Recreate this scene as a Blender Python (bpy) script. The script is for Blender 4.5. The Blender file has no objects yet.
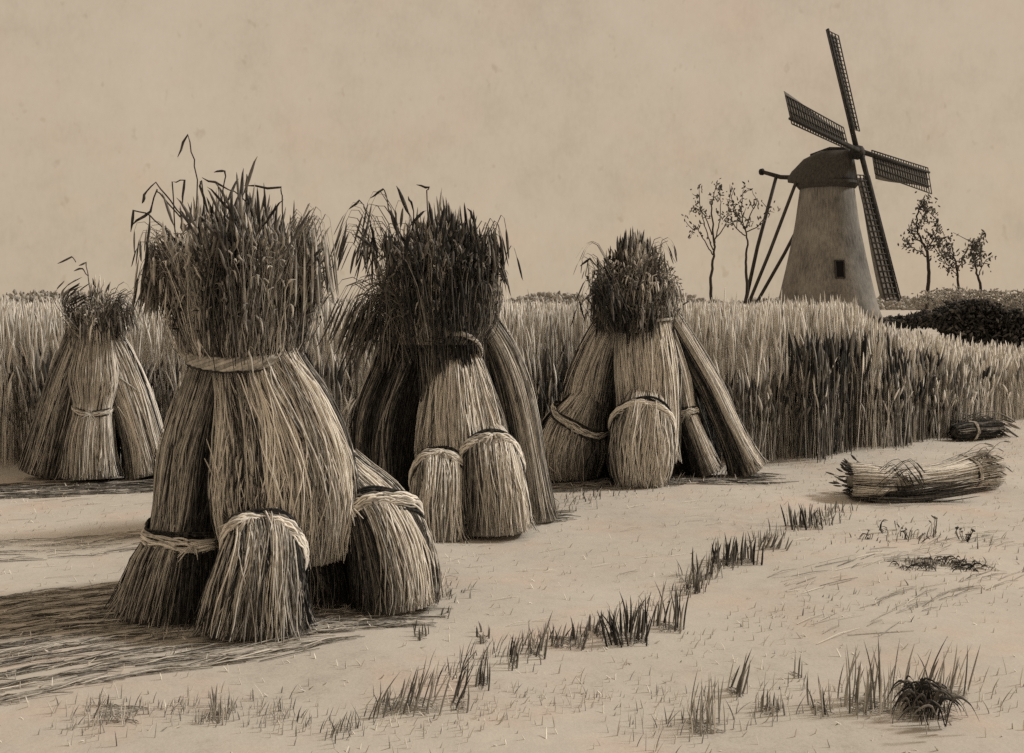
import bpy, math, random
import numpy as np
from mathutils import Vector
rng = np.random.default_rng(7)
random.seed(7)
F = 1098.0      # focal length in picture widths * 1024
EYE = 1.4       # eye height (m)
HZ = 300.0      # picture row of the horizon
SC = bpy.context.scene
COL = SC.collection
R = math.radians

def P(px, py, D):
    return np.array([(px - 512.0) * D / F, D, EYE - (py - HZ) * D / F])
def gD(py):                     # distance of the ground seen at row py
    return F * EYE / (py - HZ)
def gP(px, py):
    D = gD(py)
    p = P(px, py, D); p[2] = ground_z(p[0], p[1]); return p
def ground_z(x, y):
    return (0.012 * np.sin(x * 2.1 + 0.7 * y) + 0.010 * np.sin(y * 2.7 - x * 1.3 + 1.0)
            + 0.006 * np.sin(5.3 * x + 3.9 * y)) * np.clip((16 - y) / 4.0, 0, 1)

# ------------------------------------------------------------------ materials
def new_mat(name):
    m = bpy.data.materials.new(name); m.use_nodes = True
    nt = m.node_tree; b = nt.nodes['Principled BSDF']
    b.inputs['Roughness'].default_value = 0.92
    b.inputs['Specular IOR Level'].default_value = 0.12
    return m, nt, b
def N(nt, t, **kw):
    n = nt.nodes.new(t)
    for k, v in kw.items(): setattr(n, k, v)
    return n
def ramp(nt, stops):
    r = N(nt, 'ShaderNodeValToRGB'); e = r.color_ramp.elements
    while len(e) < len(stops): e.new(0.5)
    for i, (p, c) in enumerate(stops):
        e[i].position = p; e[i].color = (*c, 1)
    return r
def noise(nt, scale, detail=3, stretch=(1, 1, 1), rough=0.6, coord='Object'):
    tc = N(nt, 'ShaderNodeTexCoord'); mp = N(nt, 'ShaderNodeMapping')
    mp.inputs['Scale'].default_value = stretch
    nz = N(nt, 'ShaderNodeTexNoise'); nz.inputs['Scale'].default_value = scale
    nz.inputs['Detail'].default_value = detail; nz.inputs['Roughness'].default_value = rough
    nt.links.new(tc.outputs[coord], mp.inputs['Vector']); nt.links.new(mp.outputs[0], nz.inputs['Vector'])
    return nz
def math_node(nt, op, a, b, clamp=False):
    n = N(nt, 'ShaderNodeMath', operation=op, use_clamp=clamp)
    for i, v in enumerate((a, b)):
        if hasattr(v, 'links') or hasattr(v, 'is_linked'): nt.links.new(v, n.inputs[i])
        else: n.inputs[i].default_value = v
    return n.outputs[0]
def lerp3(c, k): return tuple(x * k for x in c)

STRAW = [(0.0, (.82, .76, .67)), (0.35, (.47, .435, .38)), (0.65, (.17, .157, .138)), (1.0, (.020, .019, .018))]
def strand_mat(name, stops, grain=0.35, scale=70, stretch=(1, 1, .25)):
    """colour of each straw comes from the mesh attribute 'shade' (0 bleached, 1 charcoal-dark), broken by fine grain"""
    m, nt, b = new_mat(name)
    at = N(nt, 'ShaderNodeAttribute', attribute_name='shade')
    nz = noise(nt, scale, 4, stretch)
    g = math_node(nt, 'MULTIPLY', math_node(nt, 'SUBTRACT', nz.outputs['Fac'], 0.5), grain * 2)
    s = math_node(nt, 'ADD', at.outputs['Fac'], g, True)
    r = ramp(nt, stops); nt.links.new(s, r.inputs[0]); nt.links.new(r.outputs[0], b.inputs['Base Color'])
    return m
M_STRAW = strand_mat('straw', STRAW)
M_WHEAT = strand_mat('standing_wheat', [(0, (.84, .785, .70)), (.35, (.60, .56, .495)), (.65, (.22, .205, .18)), (1, (.025, .024, .023))], .25, 40)
M_GRASS = strand_mat('dry_grass', STRAW, .3, 90)
M_LEAF = strand_mat('dark_leaf', [(0, (.42, .39, .345)), (.5, (.13, .12, .106)), (1, (.02, .019, .018))], .2, 3, (1, 1, 1))
M_BARK = strand_mat('bark', [(0, (.30, .25, .2)), (.5, (.10, .085, .07)), (1, (.025, .021, .018))], .35, 6, (1, 1, .3))
M_TIMBER = strand_mat('weathered_timber', [(0, (.36, .335, .30)), (.5, (.125, .116, .104)), (1, (.02, .019, .018))], .35, 3.5, (3, 3, .6))

def tower_mat():
    m, nt, b = new_mat('lime_washed_boards')
    a = noise(nt, 2.6, 6, (4.0, 4.0, .16), .7); c = noise(nt, .45, 3, (1, 1, .7))
    s = math_node(nt, 'ADD', math_node(nt, 'MULTIPLY', a.outputs['Fac'], .55), math_node(nt, 'MULTIPLY', c.outputs['Fac'], .45))
    r = ramp(nt, [(.34, (.07, .066, .06)), (.47, (.18, .168, .15)), (.62, (.30, .28, .25))])
    nt.links.new(s, r.inputs[0]); nt.links.new(r.outputs[0], b.inputs['Base Color'])
    return m
M_TOWER = tower_mat()
def ground_mat():
    m, nt, b = new_mat('pale_stubble_soil')
    a = noise(nt, .55, 4); c = noise(nt, 9, 5, (1, 1, 1), .7); d = noise(nt, 75, 3, (1, 1, 1), .7)
    s = math_node(nt, 'ADD', math_node(nt, 'MULTIPLY', a.outputs['Fac'], .45),
                  math_node(nt, 'ADD', math_node(nt, 'MULTIPLY', c.outputs['Fac'], .30), math_node(nt, 'MULTIPLY', d.outputs['Fac'], .25)))
    r = ramp(nt, [(.34, (.33, .303, .262)), (.46, (.448, .415, .363)), (.60, (.515, .478, .418))])
    nt.links.new(s, r.inputs[0])
    # faint rosy patches
    h = noise(nt, 1.7, 3); hr = ramp(nt, [(.5, (1, 1, 1)), (.7, (1.06, .96, .93))]); nt.links.new(h.outputs['Fac'], hr.inputs[0])
    mx = N(nt, 'ShaderNodeMix', data_type='RGBA', blend_type='MULTIPLY'); mx.inputs[0].default_value = 1
    nt.links.new(r.outputs[0], mx.inputs[6]); nt.links.new(hr.outputs[0], mx.inputs[7])
    nt.links.new(mx.outputs[2], b.inputs['Base Color'])
    bp = N(nt, 'ShaderNodeBump'); bp.inputs['Strength'].default_value = .5; bp.inputs['Distance'].default_value = .012
    nt.links.new(s, bp.inputs['Height']); nt.links.new(bp.outputs[0], b.inputs['Normal'])
    return m
M_GROUND = ground_mat()
def flat_mat(name, c):
    m, nt, b = new_mat(name); b.inputs['Base Color'].default_value = (*c, 1); return m
M_DARK = flat_mat('dark_opening', (.012, .011, .012))

# ------------------------------------------------------------------ mesh helpers (all quads, numpy)
class MB:
    def __init__(s): s.v = []; s.f = []; s.a = []; s.n = 0
    def add(s, v, f, a):
        v = np.asarray(v, float).reshape(-1, 3); f = np.asarray(f, int).reshape(-1, 4)
        s.v.append(v); s.f.append(f + s.n); s.a.append(np.broadcast_to(np.asarray(a, float), (len(v),)).copy()); s.n += len(v)
    def strands(s, paths, radii, shade, sides=3):
        paths = np.asarray(paths, float); n, k, _ = paths.shape
        radii = np.broadcast_to(np.asarray(radii, float), (n, k)) if np.ndim(radii) != 1 or len(radii) == k else np.repeat(np.asarray(radii, float)[:, None], k, 1)
        t = paths[:, -1] - paths[:, 0]; t /= np.linalg.norm(t, axis=1, keepdims=True) + 1e-9
        q = rng.normal(size=(n, 3)); e1 = np.cross(t, q); e1 /= np.linalg.norm(e1, axis=1, keepdims=True) + 1e-9
        e2 = np.cross(t, e1)
        ang = np.arange(sides) * 2 * np.pi / sides
        ring = e1[:, None, :] * np.cos(ang)[None, :, None] + e2[:, None, :] * np.sin(ang)[None, :, None]
        v = paths[:, :, None, :] + ring[:, None, :, :] * radii[:, :, None, None]
        idx = np.arange(n * k * sides).reshape(n, k, sides)
        a = idx[:, :-1, :]; b = np.roll(a, -1, 2); c = idx[:, 1:, :]; d = np.roll(c, -1, 2)
        s.add(v.reshape(-1, 3), np.stack([a, b, d, c], -1).reshape(-1, 4), np.repeat(np.broadcast_to(shade, (n,)), k * sides) if np.ndim(shade) < 2 else np.repeat(np.asarray(shade).reshape(-1), sides))
    def tube(s, pts, rad, shade=.5, sides=8, cap=True):
        """one tapered tube along a polyline, moving frame"""
        pts = np.asarray(pts, float); k = len(pts); rad = np.broadcast_to(rad, (k,)).astype(float)
        if cap:
            pts = np.vstack([pts[:1], pts, pts[-1:]]); rad = np.concatenate([[1e-4], rad, [1e-4]]); k += 2
        t = np.gradient(pts, axis=0)
        t[0] = t[1] if cap else t[0]; t[-1] = t[-2] if cap else t[-1]
        t /= np.linalg.norm(t, axis=1, keepdims=True) + 1e-12
        ref = np.array([0, 1, 0.]) if abs(t[k // 2][1]) < .8 else np.array([1, 0, 0.])
        e1 = np.cross(t, ref); e1 /= np.linalg.norm(e1, axis=1, keepdims=True); e2 = np.cross(t, e1)
        ang = np.arange(sides) * 2 * np.pi / sides
        v = pts[:, None] + rad[:, None, None] * (e1[:, None] * np.cos(ang)[None, :, None] + e2[:, None] * np.sin(ang)[None, :, None])
        idx = np.arange(k * sides).reshape(k, sides)
        a = idx[:-1]; b = np.roll(a, -1, 1); c = idx[1:]; d = np.roll(c, -1, 1)
        s.add(v, np.stack([a, b, d, c], -1), shade)
    def box(s, c, ax, ay, az, shade=.5):
        """box with centre c and half-extent vectors"""
        c, ax, ay, az = (np.asarray(q, float) for q in (c, ax, ay, az))
        v = [c + i * ax + j * ay + k * az for i in (-1, 1) for j in (-1, 1) for k in (-1, 1)]
        s.add(v, [(0, 1, 3, 2), (4, 6, 7, 5), (0, 4, 5, 1), (2, 3, 7, 6), (0, 2, 6, 4), (1, 5, 7, 3)], shade)
    def rings(s, rings, shade=.5, close=True):
        r = np.asarray(rings, float)
        if close:
            r = np.concatenate([np.broadcast_to(r[0].mean(0), r[:1].shape), r, np.broadcast_to(r[-1].mean(0), r[:1].shape)])
        k, n, _ = r.shape; idx = np.arange(k * n).reshape(k, n)
        a = idx[:-1]; b = np.roll(a, -1, 1); c = idx[1:]; d = np.roll(c, -1, 1)
        s.add(r, np.stack([a, b, d, c], -1), shade)
    def build(s, name, mat, parent=None, origin=(0, 0, 0), smooth=True):
        v = np.concatenate(s.v) - np.asarray(origin, float); f = np.concatenate(s.f); a = np.concatenate(s.a)
        me = bpy.data.meshes.new(name)
        me.vertices.add(len(v)); me.vertices.foreach_set('co', v.astype(np.float32).ravel())
        me.loops.add(f.size); me.loops.foreach_set('vertex_index', f.astype(np.int32).ravel())
        me.polygons.add(len(f)); me.polygons.foreach_set('loop_start', np.arange(0, f.size, 4, dtype=np.int32))
        me.polygons.foreach_set('use_smooth', np.full(len(f), smooth))
        at = me.attributes.new('shade', 'FLOAT', 'POINT'); at.data.foreach_set('value', a.astype(np.float32))
        me.materials.append(mat); me.update(calc_edges=True)
        o = bpy.data.objects.new(name, me); COL.objects.link(o)
        if parent is not None: o.parent = parent
        return o
def tag(o, label, cat=None, group=None, kind=None):
    o['label'] = label
    if cat: o['category'] = cat
    if group: o['group'] = group
    if kind: o['kind'] = kind
    return o
def thing(name, loc, label, cat, group=None):
    o = bpy.data.objects.new(name, None); COL.objects.link(o); o.location = loc
    o.empty_display_size = .2
    return tag(o, label, cat, group)
def smooth1(k, n):           # n values of band-limited noise around a circle, k lobes
    x = np.linspace(0, 2 * np.pi, n, endpoint=False); y = np.zeros(n)
    for j in range(1, k): y += rng.normal() / j ** .35 * np.sin(j * x + rng.uniform(0, 6.28))
    return y / (y.std() + 1e-9)
def resample(a, m):
    a = np.asarray(a, float); k = len(a); x = np.linspace(0, k - 1, m)
    i = np.clip(x.astype(int), 0, k - 2); t = (x - i)[:, None]
    p0 = a[np.clip(i - 1, 0, k - 1)]; p1 = a[i]; p2 = a[i + 1]; p3 = a[np.clip(i + 2, 0, k - 1)]
    return .5 * (2 * p1 + (p2 - p0) * t + (2 * p0 - 5 * p1 + 4 * p2 - p3) * t ** 2 + (3 * p1 - p0 - 3 * p2 + p3) * t ** 3)

# ------------------------------------------------------------------ sheaves
def loft_frame(st, m):
    """stations (px, py, half px, D) -> centres, radii, ring axes"""
    st = resample(st, m)
    c = np.array([P(a, b, d) for a, b, _, d in st]); r = st[:, 2] * st[:, 3] / F
    t = np.gradient(c, axis=0); t /= np.linalg.norm(t, axis=1, keepdims=True)
    return c, r, t
def sheaf_mesh(st, origin, parent, stook_c, n=420, w=.0048, base=.22, amp=.27, kd=.85, inner=.6, horizontal=False, name='sheaf', lobes=9, face=None, groove_shade=((-7, 8), (-173, 8)), jt=None):
    m = 22
    c, r, t = loft_frame(st, m)
    up = np.array([0, 1, 0.]) if not horizontal else np.array([0, 0, 1.])
    e1 = np.cross(up, t); e1 /= np.linalg.norm(e1, axis=1, keepdims=True)
    e2 = np.cross(t, e1)
    mb = MB()
    na = 40
    ang = np.arange(na) * 2 * np.pi / na
    lump = 1 + .05 * smooth1(7, na)
    tp = np.ones(m)
    if horizontal: tp = np.sin(np.linspace(.12, np.pi - .12, m)) ** .3; tp[:2] *= .55; tp[-2:] *= .55
    rr = [c[i] + r[i] * .93 * tp[i] * lump[:, None] * (e1[i] * np.cos(ang)[:, None] + kd * e2[i] * np.sin(ang)[:, None]) for i in range(m)]
    mb.rings(rr, min(.95, base + .35))
    # straws lying along the outside
    n = int(n * 1.75); w = w * .74
    th = rng.uniform(0, 2 * np.pi, n)
    tone = smooth1(lobes, 360)
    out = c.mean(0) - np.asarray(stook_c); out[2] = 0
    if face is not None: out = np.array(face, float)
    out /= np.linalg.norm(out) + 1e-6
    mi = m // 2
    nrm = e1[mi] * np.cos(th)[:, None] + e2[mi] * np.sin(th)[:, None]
    facing = nrm @ out                                    # 1 on the outside, -1 towards the heart of the stook
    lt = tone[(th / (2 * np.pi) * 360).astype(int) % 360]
    sh = base + amp * .62 * np.clip(lt, -1.2, 2.2) + amp * .5 * rng.normal(size=n) + .5 * (rng.random(n) < .11) + inner * np.clip(.5 - facing, 0, 1.1) ** 1.3  # flanks and heart-side straws darkened: contour shade put into the colour
    td = (np.degrees(th) + 180) % 360 - 180
    for g0, gw in groove_shade:
        dd = np.abs((td - g0 + 180) % 360 - 180)
        sh = sh + .62 * (dd < gw * rng.uniform(.4, 1.3, n))  # dark lines painted as crease and contour shade, surface stays ungrooved
    sh = np.clip(sh, 0, 1)
    K = 13
    if jt is None: jt = .09 if horizontal else .035
    u0 = np.abs(rng.normal(0, jt, n)); u1 = 1 - np.abs(rng.normal(0, jt, n))
    short = rng.random(n) < .3
    a_ = rng.uniform(0, .75, n); u0 = np.where(short, a_, u0); u1 = np.where(short, np.minimum(1, a_ + rng.uniform(.15, .4, n)), u1)
    us = u0[:, None] + (u1 - u0)[:, None] * np.linspace(0, 1, K)[None]
    x = us * (m - 1); i = np.clip(x.astype(int), 0, m - 2); f = (x - i)[..., None]
    C = c[i] * (1 - f) + c[i + 1] * f; E1 = e1[i] * (1 - f) + e1[i + 1] * f; E2 = e2[i] * (1 - f) + e2[i + 1] * f
    Rr = (r[i] * (1 - f[..., 0]) + r[i + 1] * f[..., 0])
    thk = th[:, None] + rng.normal(0, .12, (n, 1)) * (np.linspace(-1, 1, K)[None]) + .045 * np.sin(us * rng.uniform(6, 15, (n, 1)) + rng.uniform(0, 6.3, (n, 1)))
    lumpk = lump[(thk / (2 * np.pi) * na).astype(int) % na]
    rad = Rr * lumpk * (rng.uniform(.95, 1.06, (n, 1)) + .02 * np.sin(us * 12 + rng.uniform(0, 6.3, (n, 1))))
    if not horizontal:
        sp = (rng.random((n, 1)) < .22) * rng.uniform(.03, .24, (n, 1))
        rad = rad * (1 + sp * np.clip(1 - us / .16, 0, 1) ** 1.5)
    stray = (rng.random((n, 1)) < .12) * rng.uniform(.02, .22, (n, 1)) * np.linspace(0, 1, K)[None] ** 2 * rng.choice([0, 1], (n, 1))
    rad = rad * (1 + stray)
    path = C + rad[..., None] * (E1 * np.cos(thk)[..., None] + kd * E2 * np.sin(thk)[..., None])
    ww = w * rng.uniform(.6, 1.35, (n, 1)) * np.where(sh > .6, .85, 1)[:, None] * (np.sin(np.linspace(.12, np.pi - .12, K)) ** .35)[None]
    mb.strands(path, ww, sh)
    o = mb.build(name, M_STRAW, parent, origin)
    return o, (c, r, e1, e2, t, kd, lump)
def straw_band(fr, u, origin, parent, thick=.02, over=1.04, shade=.18, droop=0, name='straw_band', n=9):
    """a rope of twisted straw round a lofted bundle at fraction u"""
    c, r, e1, e2, t, kd, lump = fr
    x = u * (len(c) - 1); i = min(int(x), len(c) - 2); f = x - i
    L = lambda a: a[i] * (1 - f) + a[i + 1] * f
    K = 72; th = np.linspace(0, 2 * np.pi, K); mb = MB()
    cen, rad, E1, E2, T = L(c), L(r), L(e1), L(e2), L(t)
    lp = np.interp(th, np.linspace(0, 2 * np.pi, len(lump) + 1), np.append(lump, lump[0]))
    Ltot = np.linalg.norm(np.diff(c, axis=0), axis=1).sum(); r0 = rad
    uu = np.clip(u - droop * np.sin(th) * r0 / Ltot, 0, 1) * (len(c) - 1)
    ii = np.arange(len(c)); rad = np.interp(uu, ii, r); cen = np.stack([np.interp(uu, ii, c[:, q]) for q in range(3)], -1)
    paths = []; sh = []
    n = 16
    for k in range(n):
        q = (k + .5) / n * 2 - 1
        tw = .35 * np.sin(th * 3 + k) ; wob = thick * .22 * np.sin(th * rng.integers(3, 8) + rng.uniform(0, 6.3)) + thick * .12 * np.sin(th * 13 + rng.uniform(0, 6.3))
        rr = rad * over * lp + thick * .55 * (1 - q * q) ** .5 + wob * .4
        hh = thick * 1.05 * (q + .25 * np.sin(th * 2 + 1)) + wob
        paths.append(cen + (E1 * np.cos(th)[:, None] + kd * E2 * np.sin(th)[:, None]) * rr[:, None] + T * hh[:, None])
        sh.append(np.clip(shade + (.45 if rng.random() < .25 else 0) + .9 * max(0, abs(q) - .80) / .2 + rng.normal(0, .1), 0, 1))
    for p_, s_ in zip(paths, sh): mb.tube(p_, thick * .17, s_, 4, False)
    for sgn in (-1, 1):
        for q in range(3):
            wob = thick * .2 * np.sin(th * rng.integers(2, 7) + rng.uniform(0, 6.3))
            rr = rad * over * lp + .05 * thick
            p_ = cen + (E1 * np.cos(th)[:, None] + kd * E2 * np.sin(th)[:, None]) * (rr + .12 * thick)[:, None] + T * (sgn * thick * (1.2 + .2 * q) + wob)[:, None]
            mb.tube(p_, thick * .19, .97, 4, False)
    a0 = -np.pi / 2 + rng.uniform(-.6, .6)
    kq = int((a0 % (2 * np.pi)) / (2 * np.pi) * (K - 1))
    kn = cen[kq] + (E1 * np.cos(a0) + kd * E2 * np.sin(a0)) * rad[kq] * over
    for q in range(12):
        o_ = (E1 * np.cos(a0) + kd * E2 * np.sin(a0)); dv = o_ * rng.uniform(.2, .8) + np.cross(T, o_) * rng.normal() * .9 - T * rng.uniform(.2, 1)
        L_ = rng.uniform(.03, .085); k0 = kn + o_ * thick * .5
        mb.tube([k0, k0 + dv * L_ * .5 + o_ * .01, k0 + dv * L_ - T * .015], [thick * .15, thick * .12, thick * .05], np.clip(shade + .3 * rng.random(), 0, 1), 4)
    # loose ends at the knot
    return mb.build(name, M_STRAW, parent, origin)

EARP = np.array([.55, .55, .55, .5, .45, .45, 1.5, 2.0, 1.8, 1.1, .15])
EARU = np.array([0, .18, .36, .52, .66, .77, .80, .85, .90, .96, 1.0])     # radius profile: thin straw, then the ear
def head(mb, bx, by, D, bhalf, top, halfw, n=520, w=.005, earf=.30, dark=.62, jitter=.16, droop=.30, lean=0., skirt=0., kd=.85, minlen=.45, dome=.34):
    """a plume of ears spreading up from the tie at (bx,by)"""
    s = D / F; r0 = bhalf * s; H = (by - top) * s; W = halfw * s
    B = P(bx, by, D)
    rho = np.sqrt(rng.random(n)); th = rng.uniform(0, 2 * np.pi, n)
    ca, sa = np.cos(th), np.sin(th)
    Lf = rng.uniform(minlen, 1.0, n) ** .8 * (1 + rng.normal(0, jitter * .5, n))
    hgt = H * np.minimum(Lf, 1.08) * (1 - dome * rho ** 2)
    K = len(EARP); u = EARU
    spread = W * rho * (.60 + .40 * Lf) * (1 + rng.normal(0, jitter, n))
    rad = r0 * rho[:, None] * (1 - u) ** 1.2 + spread[:, None] * (u ** .66)
    z = -0.10 * (by - top) * s + hgt[:, None] * (u * 1.12 + .0) - (droop * H * rho * rng.uniform(.3, 1.5, n))[:, None] * np.clip((u - .55) / .45, 0, 1) ** 2
    wob = .02 * H * np.sin(u[None] * 7 + rng.uniform(0, 6.3, (n, 1)))
    path = np.stack([B[0] + rad * ca[:, None] + wob + lean * H * u[None] ** 1.3, B[1] + kd * rad * sa[:, None] + wob * .5, B[2] + z], -1)
    sh = np.clip(dark + rng.normal(0, .22, n) + .18 * (smooth1(14, 360)[(th / 6.2832 * 360).astype(int) % 360]), 0, 1)
    sh = np.clip(sh[:, None] + np.where(u < .3, -.10, np.where(u < .55, -.04, 0.0))[None], 0, 1)
    path[..., 0] += rng.normal(0, .035 * H, (n, 1)) * np.clip((u - .4) / .4, 0, 1)[None] ** 2 * np.where(u > .8, .4, 1)[None]
    mb.strands(path, w * rng.uniform(.7, 1.15, (n, 1)) * np.where(u > .78, .72, .8)[None] * EARP[None], sh, 4)
def wisps(mb, poly, D, n, spread, w=.004, dark=.9, ear=True, dspread=.05):
    """a few straws following a polyline of picture rows at distance D"""
    K = len(EARP)
    fine = resample(np.array([P(a, b, D) for a, b in poly]), 101)
    base = fine[(EARU * 100).astype(int)] if ear else fine[np.linspace(0, 100, K).astype(int)]
    s = D / F
    ps = []
    for i in range(n):
        off = np.array([rng.normal() * spread * s, rng.normal() * dspread, rng.normal() * spread * s])
        fan = np.array([rng.normal() * spread * s, rng.normal() * dspread, rng.normal() * spread * s * .7]) if n > 1 else 0
        sc = rng.uniform(.75, 1.1) if n > 1 else 1
        q = base[0] + (base - base[0]) * sc
        ps.append(q + off + np.linspace(0, 1, K)[:, None] * fan)
    sh = np.clip(dark + rng.normal(0, .12, n), 0, 1)
    prof = EARP if ear else np.array([1.2, 1.2, 1.1, 1.1, 1, 1, .9, .8, .65, .5, .1])
    mb.strands(np.array(ps), w * rng.uniform(.8, 1.2, (n, 1)) * prof[None], sh, 4)
def angled(mb, poly, D, w=.0035, dark=.92):
    """one bent straw with sharp kinks (explicit corners)"""
    pts = [P(a, b, D) for a, b in poly]; out = []
    for a, b in zip(pts[:-1], pts[1:]):
        for t in (0, .34, .67): out.append(a + (b - a) * t)
    out.append(pts[-1]); k = len(out)
    out = np.array(out) + rng.normal(0, .0025, (k, 3))
    rad = np.full(k, w); rad[-4:] = [w * 1.7, w * 2.0, w * 1.6, w * .4]
    mb.tube(out, rad, dark, 5)

STOOKS = []
def stook(label, px, py, D, sheaves, heads, extra=None, bands=(), headband=None, w=.0048):
    base = P(px, py, D); base[2] = 0
    T = thing('wheat_stook', base, label, 'wheat stook', 'stooks standing along the edge of the wheat')
    for sp in sheaves:
        kw = dict(sp); st = kw.pop('st'); bs = kw.pop('bands', ())
        kw.setdefault('w', w)
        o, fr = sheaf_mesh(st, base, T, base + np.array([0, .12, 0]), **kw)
        for b in bs:
            straw_band(fr, b[0], (0, 0, 0) if False else base, o, *b[1:])
        for ch in o.children: ch.location = (0, 0, 0)
    mb = MB()
    for h in heads: head(mb, **h)
    if extra: extra(mb)
    mb.build('ear_head', M_STRAW, T, base)
    if headband:
        hb = MB(); bx, by, bh, bd, thick, tilt = headband
        K = 80; th = np.linspace(0, 2 * np.pi, K); c = P(bx, by, bd); rad = bh * bd / F
        for k in range(9):
            tw = th * 4 + k * 2 * np.pi / 9
            rr = rad + thick * .6 * np.cos(tw); hh = thick * .9 * np.sin(tw)
            p_ = c + np.stack([rr * np.cos(th), .85 * rr * np.sin(th), hh + tilt * rad * np.sin(th)], -1)
            hb.tube(p_ + rng.normal(0, .0012, p_.shape), thick * .42, .2 + .35 * rng.random(), 5, False)
        for sg in (-1, 1):
            p_ = c + np.stack([rad * 1.02 * np.cos(th), .86 * rad * np.sin(th), sg * thick * 1.25 + tilt * rad * np.sin(th)], -1)
            hb.tube(p_, thick * .32, .95, 5, False)
        hb.build('head_band', M_STRAW, T, base)
    return T

# --- the big stook
def x1(mb):
    D = 4.95
    angled(mb, [(196, 240), (197, 180), (194, 160), (187, 135), (178, 158)], D, .003)
    angled(mb, [(190, 225), (170, 200), (156, 182), (144, 195), (142, 204)], D)
    angled(mb, [(180, 215), (160, 195), (157, 190), (150, 212), (132, 224)], D)
    angled(mb, [(165, 230), (150, 215), (134, 210), (131, 232)], D)
    angled(mb, [(165, 300), (145, 275), (149, 220)], D - .1, .003)
    angled(mb, [(150, 215), (148, 260), (143, 280), (152, 300)], D - .1, .003)
    angled(mb, [(185, 300), (170, 270), (153, 246)], D - .15, .004)
    angled(mb, [(175, 232), (172, 182), (184, 180), (182, 205)], D, .003)
    angled(mb, [(205, 230), (202, 180), (200, 186), (212, 222)], D, .003)
    angled(mb, [(226, 225), (224, 190), (225, 170), (214, 172)], D, .003)
    angled(mb, [(246, 225), (247, 190), (247, 174)], D, .0035)
    angled(mb, [(284, 245), (282, 195), (280, 188), (243, 186)], D, .003)
    angled(mb, [(258, 215), (240, 195), (222, 186), (201, 178)], D, .003)
    angled(mb, [(245, 232), (225, 205), (210, 190)], D, .003)
    wisps(mb, [(180, 300), (162, 240), (140, 230), (134, 262)], D, 16, 9, .0038, .8)
    wisps(mb, [(280, 325), (298, 240), (308, 228), (312, 300)], D, 110, 7, .005, .5)
    wisps(mb, [(195, 330), (172, 255), (158, 260), (152, 305)], D, 110, 9, .005, .5)
    wisps(mb, [(240, 340), (236, 290), (236, 250), (233, 212)], D - .2, 60, 20, .0036, .85)
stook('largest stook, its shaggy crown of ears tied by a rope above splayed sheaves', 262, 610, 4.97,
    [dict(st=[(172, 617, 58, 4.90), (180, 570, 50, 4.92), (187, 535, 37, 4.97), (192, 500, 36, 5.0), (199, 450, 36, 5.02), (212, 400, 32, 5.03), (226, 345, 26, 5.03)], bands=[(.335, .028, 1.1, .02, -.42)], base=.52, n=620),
     dict(st=[(291, 556, 60, 4.96), (289, 505, 70, 4.95), (286, 460, 68, 4.95), (276, 415, 57, 4.96), (262, 375, 44, 4.98), (252, 340, 38, 5.0)], base=.12, n=900, lobes=12, face=(0, -1, 0), inner=.75, jt=.09, groove_shade=((-8, 10), (-168, 12), (-104, 4), (-117, 2), (-62, 2.5), (-84, 1.5))),
     dict(st=[(254, 628, 56, 4.60), (257, 592, 49, 4.60), (261, 560, 40, 4.62), (264, 537, 32, 4.69), (266, 518, 24, 4.86), (268, 500, 18, 5.05)], bands=[(.50, .030, 1.09, .02, .75)], base=.5, n=520, groove_shade=((-10, 14), (-168, 14), (-70, 3), (-110, 3), (-130, 2))),
     dict(st=[(318, 610, 46, 5.06), (314, 560, 42, 5.06), (300, 500, 44, 5.06)], base=.8, n=300),  # dark filler: paints the shade in the gap between the short bundles
     dict(st=[(224, 606, 26, 5.06), (226, 540, 20, 5.06), (226, 470, 16, 5.06), (236, 400, 12, 5.06)], base=.95, n=160),  # near-black filler standing in for shade beside the left sheaf
     dict(st=[(393, 604, 42, 4.92), (391, 572, 42, 4.92), (384, 538, 38, 4.93), (372, 508, 30, 4.98), (354, 482, 21, 5.08), (338, 460, 15, 5.18)], bands=[(.50, .030, 1.09, .02, .6)], base=.24, n=520, groove_shade=((-10, 8), (-165, 16), (-95, 3))),
     dict(st=[(220, 588, 60, 5.5), (232, 500, 50, 5.4), (245, 420, 42, 5.25), (250, 345, 34, 5.1)], base=.85, n=300),  # back sheaves coloured dark to stand for shade inside the stook
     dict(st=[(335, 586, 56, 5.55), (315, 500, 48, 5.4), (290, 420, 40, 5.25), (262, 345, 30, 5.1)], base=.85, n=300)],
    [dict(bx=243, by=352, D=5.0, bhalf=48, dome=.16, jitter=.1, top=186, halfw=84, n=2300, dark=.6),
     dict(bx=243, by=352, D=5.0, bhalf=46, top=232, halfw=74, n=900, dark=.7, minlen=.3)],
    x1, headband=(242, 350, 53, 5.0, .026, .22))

# --- second stook
def x2(mb):
    D = 6.9
    angled(mb, [(372, 230), (365, 207), (360, 200), (349, 210)], D, .004)
    angled(mb, [(390, 215), (386, 195), (383, 189), (370, 198)], D, .004)
    angled(mb, [(427, 230), (427, 190), (430, 188), (417, 185)], D, .004)
    angled(mb, [(415, 225), (412, 205), (408, 197)], D, .004)
    angled(mb, [(498, 275), (497, 245), (492, 236), (490, 250)], D, .004)
    angled(mb, [(478, 245), (474, 220), (468, 208)], D, .005)
    wisps(mb, [(415, 345), (394, 300), (374, 296), (356, 350)], D - .1, 150, 11, .006, .68)
    wisps(mb, [(405, 330), (385, 240), (365, 220), (350, 262)], D, 45, 12, .005, .78)
    wisps(mb, [(468, 330), (482, 240), (490, 230), (494, 270)], D, 50, 8, .0055, .8)
    wisps(mb, [(425, 340), (420, 290), (418, 270), (416, 245)], D - .25, 60, 18, .006, .95)
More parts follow.
